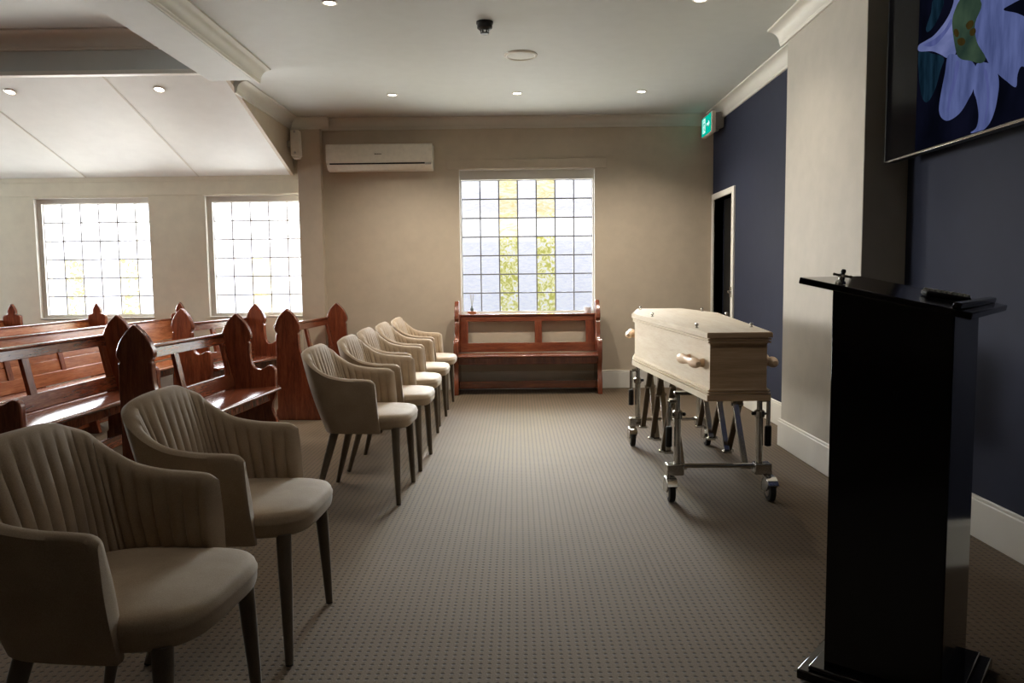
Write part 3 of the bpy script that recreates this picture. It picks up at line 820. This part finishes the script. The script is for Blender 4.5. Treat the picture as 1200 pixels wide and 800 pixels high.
# scissor links along both long sides: pitch .45 between the post pairs
for X, sg in ((XL+.022, 1), (XRt-.022, -1)):
    for k in range(3):
        c = 4.33 + .37*k - TY
        for dirn, dx in ((1, .0), (-1, .022)):
            xx = X + sg*dx
            p_hi = (xx, c - dirn*.072, .572); p_lo = (xx, c + dirn*.205, .152)
            # slim channel section, its broad side towards the trolley's ends
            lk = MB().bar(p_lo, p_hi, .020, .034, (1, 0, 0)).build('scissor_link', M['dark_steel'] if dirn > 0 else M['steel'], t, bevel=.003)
            MB().box(xx-.027, xx+.027, c+dirn*.205-.022, c+dirn*.205+.022, .140, .154).build('link_foot', M['steel'], lk, bevel=.002)
        MB().tube((X-sg*.022, c, .462), (X+sg*.048, c, .462), .011, n=12).build('pivot_bolt', M['chrome'], t)


# ------------------------------------------------------------------ lectern
ang = math.radians(-40)
c0 = Vector((1.122, 2.196, 0))
t = thing('lectern', 'tall glossy black lectern with a sloping top near the navy wall', 'lectern', c0, ang)
# local x runs down the slope (u), local y across it (v)
MB().box(-.2175, .2175, -.2185, .2185, .006, .036).build('base_plate', M['black'], t, bevel=.005)
MB().box(-.188, .188, -.205, .205, .036, .05).build('base_step', M['black'], t, bevel=.004)
zt = lambda x: 1.1475 - x*.2167
hw = .1535; hd = .1725
m_ = MB()
vs = [(-hw,-hd,.05), (hw,-hd,.05), (hw,hd,.05), (-hw,hd,.05), (-hw,-hd,zt(-hw)-.0175), (hw,-hd,zt(hw)-.0175), (hw,hd,zt(hw)-.0175), (-hw,hd,zt(-hw)-.0175)]
m_.add(vs, [(0,3,2,1),(4,5,6,7),(0,1,5,4),(1,2,6,5),(2,3,7,6),(3,0,4,7)])
m_.build('column', M['black'], t, bevel=.003)
m_ = MB()
sl = math.atan(.2167); ex = Vector((math.cos(sl), 0, -math.sin(sl))); ez = Vector((math.sin(sl), 0, math.cos(sl)))
m_.obox(Vector((0, 0, 1.1475)) - ez*.009, ex*.215, Vector((0, .275, 0)), ez*.009)
m_.build('sloping_top', M['black'], t, bevel=.003)
m_ = MB(); m_.obox(Vector((0, 0, 1.1475)) + ex*.175 + ez*.008, ex*.010, Vector((0, .26, 0)), ez*.008)
m_.build('book_stop', M['black'], t, bevel=.003)
rotz = Matrix.Rotation(ang, 3, 'Z')
def on_top(u, v, h=0): return c0 + rotz @ (Vector((0, 0, 1.1475)) + ex*u + Vector((0, v, 0)) + ez*h)
tilt = (rotz.to_4x4() @ Matrix.Rotation(sl, 4, 'Y')).to_euler()
# small cross handled fitting at the upper edge
t2 = thing('microphone_clip', 'small dark four-armed clip standing on the upper edge of the lectern top', 'clip', on_top(-.122, -.215, .001))
t2.rotation_euler = tilt
MB().lathe([(0, 0), (.014, 0), (.012, .006), (.008, .010), (.007, .02), (0, .02)], n=18).build('stem', M['steel'], t2)
m_ = MB()
for k in range(4):
    a = k*PI/2 + .5; dv = Vector((math.cos(a), math.sin(a), .05)); m_.path([(0, 0, .021), Vector((0, 0, .021)) + dv*.021], [.0045, .003], 10); m_.ball(Vector((0, 0, .021)) + dv*.022, .0042, 8)
m_.build('arm', M['dark_steel'], t2)
MB().lathe([(0, .020), (.006, .020), (.005, .028), (.007, .033), (.005, .039), (0, .040)], n=14).build('knob', M['black_matte'], t2)
t3 = thing('remote_control', 'black remote control with raised keys lying on the lectern top', 'remote control', on_top(.098, .004, .001))
t3.rotation_euler = (tilt.to_matrix() @ Matrix.Rotation(math.radians(-58), 3, 'Z')).to_euler()
MB().box(-.024, .024, -.060, .060, 0, .016).build('body', M['black_matte'], t3, bevel=.006, seg=3)
m_ = MB()
for i in range(3):
    for k in range(8):
        m_.lathe([(0, .016), (.005, .016), (.0045, .021), (0, .0215)], ((i-1)*.014, -.052+k*.0148, 0), n=10)
m_.build('keys', M['grey_plastic'], t3)

# ------------------------------------------------------------------ television
t = thing('television', 'large wall television showing a pale lily, above the lectern', 'television', (1.92, 3.24, 2.215))
MB().box(.004, .055, -.80, .79, -.445, .445).build('casing', M['black_matte'], t, bevel=.006)
m_ = MB(); m_.box(-.004, .006, -.80, .79, -.447, -.436); m_.build('lower_trim', M['chrome'], t, bevel=.002)
m_ = MB(); m_.box(-.002, .006, -.80, -.79, -.436, .445); m_.box(-.002, .006, .782, .79, -.436, .445); m_.box(-.002, .006, -.79, .782, .437, .445)
m_.build('bezel', M['black_matte'], t)
sc_ = MB().box(0, .005, -.79, .782, -.436, .437).build('screen', M['screen'], t, smooth=False)
m_ = MB(); m_.box(.055, .085, -.2, .2, -.15, .2); m_.box(.085, .168, -.05, .05, -.06, .10); m_.build('wall_bracket', M['black_matte'], t)
# picture on the screen: (y, z) points on the panel
def picture(name, c0, c1, s_, scale=(1, 14, 3)):
    m = bpy.data.materials.new(name); m.use_nodes = True
    nt = m.node_tree; nt.nodes.clear()
    out = nt.nodes.new('ShaderNodeOutputMaterial'); e = nt.nodes.new('ShaderNodeEmission')
    n = N(nt, 'ShaderNodeTexNoise', Scale=1.6, Detail=4, Roughness=.5); nt.links.new(coords(nt, scale), n.inputs['Vector'])
    nt.links.new(ramp(nt, n.outputs['Fac'], [(.3, c0), (.7, c1)]), e.inputs['Color'])
    e.inputs['Strength'].default_value = s_
    nt.links.new(e.outputs[0], out.inputs['Surface'])
    return m
PIC = [picture('picture_dark', (.001, .0014, .003), (.0035, .004, .011), 1, (1, 3, 2)), picture('picture_petal', (.045, .06, .155), (.095, .12, .28), 1),
       picture('picture_petal_pale', (.075, .095, .22), (.145, .165, .34), 1, (1, 4, 9)), picture('picture_throat', (.012, .025, .020), (.035, .06, .038), 1, (1, 5, 5)),
       picture('picture_anther', (.02, .014, .004), (.04, .028, .008), 1), picture('picture_leaf', (.001, .004, .008), (.008, .024, .042), 1, (1, 16, 3)),
       picture('picture_fold', (.052, .064, .18), (.08, .095, .25), 1)]
m_ = MB()
def flat(pts, mi, d_):
    m_.mi = mi; m_.add([(-.0006 - d_*.0003, yy, zz) for yy, zz in pts], [tuple(range(len(pts)))])
# the lily, as points (y, z) on the panel
FL = {
 'leafA': [(0.369,0.230),(0.384,0.178),(0.422,0.124),(0.406,0.099),(0.352,0.111),(0.302,0.151),(0.280,0.198)],
 'leafB': [(0.481,0.034),(0.456,-0.150),(0.400,-0.222),(0.333,-0.189),(0.286,-0.106),(0.263,-0.057),(0.363,-0.010)],
 'petalL': [(0.482,0.062),(0.418,0.064),(0.350,0.067),(0.273,0.093),(0.225,0.124),(0.199,0.161),(0.189,0.202),(0.077,0.162),(0.151,0.118),(0.200,0.080),(0.183,-0.007),(0.168,-0.065),(0.229,-0.068),(0.290,-0.035),(0.363,0.000),(0.477,0.033)],
 'petalLL': [(0.229,-0.059),(0.247,-0.126),(0.267,-0.186),(0.284,-0.248),(0.285,-0.285),(0.265,-0.318),(0.219,-0.342),(0.162,-0.341),(0.107,-0.323),(0.060,-0.285),(0.026,-0.249),(0.010,-0.179),(0.059,-0.123),(0.168,-0.070)],
 'petalB': [(0.026,-0.249),(0.002,-0.302),(-0.015,-0.358),(-0.013,-0.397),(0.002,-0.419),(0.036,-0.428),(-0.004,-0.439),(-0.050,-0.436),(-0.094,-0.414),(-0.123,-0.373),(-0.139,-0.318),(-0.144,-0.270),(-0.130,-0.225),(-0.089,-0.181),(0.012,-0.153)],
 'petalR': [(0.077,0.162),(-0.002,0.074),(0.038,0.019),(0.018,-0.065),(-0.045,-0.139),(-0.075,-0.177),(-0.131,-0.229),(-0.189,-0.273),(-0.247,-0.310),(-0.254,-0.265),(-0.277,-0.240),(-0.337,-0.271),(-0.380,-0.230),(-0.362,-0.141),(-0.300,-0.075),(-0.236,-0.032),(-0.151,0.010),(-0.221,0.014),(-0.317,0.019),(-0.239,0.110),(0.006,0.204)],
 'throat': [(0.203,0.072),(0.181,0.128),(0.138,0.157),(0.062,0.156),(-0.009,0.080),(0.032,0.017),(0.015,-0.062),(-0.049,-0.143),(-0.017,-0.158),(0.058,-0.127),(0.129,-0.099),(0.167,-0.055)],
 'an1': [(0.186,0.030),(0.178,0.041),(0.159,0.033),(0.145,0.013),(0.152,-0.000),(0.173,0.008)],
 'an2': [(0.156,-0.015),(0.135,-0.010),(0.108,-0.020),(0.095,-0.038),(0.109,-0.048),(0.141,-0.039)],
 'an3': [(0.096,0.029),(0.077,0.040),(0.051,0.036),(0.038,0.019),(0.052,0.006),(0.079,0.007)],
 'an4': [(0.066,-0.007),(0.055,0.002),(0.029,-0.003),(0.021,-0.020),(0.035,-0.030),(0.058,-0.024)],
 'foldA': [(0.440,0.050),(0.348,0.048),(0.262,0.064),(0.214,0.094),(0.206,0.073),(0.261,0.040),(0.346,0.019)],
 'foldB': [(0.136,-0.119),(0.156,-0.186),(0.184,-0.243),(0.205,-0.302),(0.219,-0.295),(0.207,-0.228),(0.181,-0.171),(0.161,-0.103)],
 'foldC': [(-0.041,-0.193),(-0.064,-0.258),(-0.071,-0.328),(-0.059,-0.393),(-0.049,-0.425),(-0.069,-0.395),(-0.086,-0.331),(-0.081,-0.262),(-0.063,-0.199)],
}
flat([(.488, -.434), (.488, .435), (-.775, .435), (-.775, -.434)], 0, 0)
order = [('leafA', 5), ('leafB', 5), ('petalR', 1), ('petalL', 2), ('petalLL', 1), ('petalB', 1), ('throat', 3), ('foldA', 6), ('foldB', 6), ('foldC', 6), ('an1', 4), ('an2', 4), ('an3', 4), ('an4', 4)]
for i_, (k_, mi_) in enumerate(order):
    P_ = FL[k_]; n_ = len(P_); sm = []
    for a_ in range(n_):
        for f_ in (0, .25, .5, .75):
            q_ = [Vector((*P_[(a_+o_) % n_], 0)) for o_ in (-1, 0, 1, 2)]
            v_ = .5*((2*q_[1]) + (q_[2]-q_[0])*f_ + (2*q_[0]-5*q_[1]+4*q_[2]-q_[3])*f_*f_ + (3*q_[1]-q_[0]-3*q_[2]+q_[3])*f_**3)
            sm.append((v_.x, max(-.433, min(.434, v_.y))))
    flat(sm, mi_, i_+1)
m_.build('lily_picture', PIC, sc_, smooth=False, recalc=False)

# ------------------------------------------------------------------ things on the window sill
t = thing('reed_diffuser', 'reed diffuser with thin sticks on the window sill above the wooden bench', 'reed diffuser', (-.49, YB+.03, .803))
MB().box(-.045, .045, -.022, .022, 0, .042).build('wooden_base', M['board'], t, bevel=.003)
MB().lathe([(0, .041), (.016, .041), (.018, .046), (.018, .072), (.008, .082), (.008, .092), (.010, .093), (.010, .097), (0, .097)], n=20).build('bottle', plain('smoky_glass', (.10, .13, .13), .1, .5), t)
for k in range(4):
    a = k*1.7 + .3
    MB().tube((.002*math.cos(a), .002*math.sin(a), .085), (.002+.022*math.cos(a), .016*math.sin(a), .215+.008*k), .0024, n=8).build('reed', M['grey_plastic'], t)
t = thing('votive_candle', 'small pale candle glass on the sill corner beside the bench end', 'candle', (.758, YB+.028, .803))
MB().lathe([(0, 0), (.034, 0), (.037, .004), (.040, .075), (.036, .075), (.033, .01), (0, .009)], n=28).build('glass', plain('frosted_glass', (.75, .76, .80), .25, .5), t)
MB().lathe([(0, .010), (.0325, .010), (.0345, .052), (.02, .055), (0, .054)], n=24).build('wax', plain('white_wax', (.82, .80, .78), .5, .3), t)

# ------------------------------------------------------------------ daylight
w = bpy.data.worlds.new('sky'); scene.world = w; w.use_nodes = True
nt = w.node_tree; nt.nodes.clear()
out = nt.nodes.new('ShaderNodeOutputWorld'); bg = nt.nodes.new('ShaderNodeBackground')
tc = nt.nodes.new('ShaderNodeTexCoord'); sp_ = nt.nodes.new('ShaderNodeSeparateXYZ')
nt.links.new(tc.outputs['Generated'], sp_.inputs[0])
cr_ = nt.nodes.new('ShaderNodeValToRGB')
mr = nt.nodes.new('ShaderNodeMapRange'); mr.inputs['From Min'].default_value = -.25; mr.inputs['From Max'].default_value = .5
nt.links.new(sp_.outputs['Z'], mr.inputs['Value']); nt.links.new(mr.outputs['Result'], cr_.inputs['Fac'])
el = cr_.color_ramp.elements
el[0].position = 0; el[0].color = (7.0, 7.0, 6.7, 1)
el[1].position = 1; el[1].color = (5.6, 5.8, 6.2, 1)
for pos, c in ((.20, (4.3, 4.3, 4.2, 1)), (.262, (.82, .86, .96, 1)), (.395, (1.02, 1.04, 1.12, 1)), (.410, (1.7, 1.7, 1.72, 1)), (.432, (1.7, 1.7, 1.72, 1)), (.447, (1.08, 1.08, 1.14, 1)), (.51, (1.2, 1.2, 1.26, 1)), (.57, (3.5, 3.6, 3.8, 1))):
    e = el.new(pos); e.color = c
# brighter haze towards the side wing
dk = nt.nodes.new('ShaderNodeMapRange'); dk.inputs['From Min'].default_value = .14; dk.inputs['From Max'].default_value = .32
dk.inputs['To Min'].default_value = 1.0; dk.inputs['To Max'].default_value = 2.7
ng = nt.nodes.new('ShaderNodeMath'); ng.operation = 'ABSOLUTE'
nt.links.new(sp_.outputs['X'], ng.inputs[0]); nt.links.new(ng.outputs[0], dk.inputs['Value'])
nt.links.new(cr_.outputs['Color'], bg.inputs['Color']); nt.links.new(dk.outputs['Result'], bg.inputs['Strength'])
nt.links.new(bg.outputs[0], out.inputs['Surface'])

def area(name, loc, aim, sx, sy, power, col, spread):
    l = bpy.data.lights.new(name, 'AREA'); l.shape = 'RECTANGLE'; l.size = sx; l.size_y = sy
    l.energy = power; l.color = col; l.spread = math.radians(spread)
    o = bpy.data.objects.new(name, l); COL.objects.link(o); o.location = loc
    o.rotation_euler = (Vector(aim) - Vector(loc)).to_track_quat('-Z', 'Y').to_euler()
    return o
area('daylight_main_window', (.11, 8.95, 2.15), (.11, 5.1, .45), 1.7, 1.6, 88, (.83, .91, 1.0), 40)
area('daylight_outer_window', (-4.54, 8.85, 1.75), (3.0, 6.2, .9), 1.6, 1.5, 70, (1.0, .985, .94), 64)
area('daylight_pier_window', (-2.95, 8.85, 1.75), (4.0, 5.8, .9), 1.4, 1.5, 60, (1.0, .985, .94), 64)

area('daylight_added_side_window', (-8.8, 7.3, 1.75), (0, 5.0, .95), 1.6, 1.6, 130, (1.0, .985, .95), 80)  # lamp behind the added wing window, lighting the room from that side
vs_ = scene.view_settings
vs_.view_transform = 'Standard'; vs_.look = 'None'; vs_.exposure = 0.0; vs_.gamma = 1.0; vs_.use_curve_mapping = False
cy_s = scene.cycles
cy_s.max_bounces = 10; cy_s.diffuse_bounces = 7; cy_s.glossy_bounces = 4; cy_s.transparent_max_bounces = 12
cy_s.sample_clamp_indirect = 6; cy_s.caustics_reflective = False; cy_s.caustics_refractive = False
cy_s.use_denoising = True
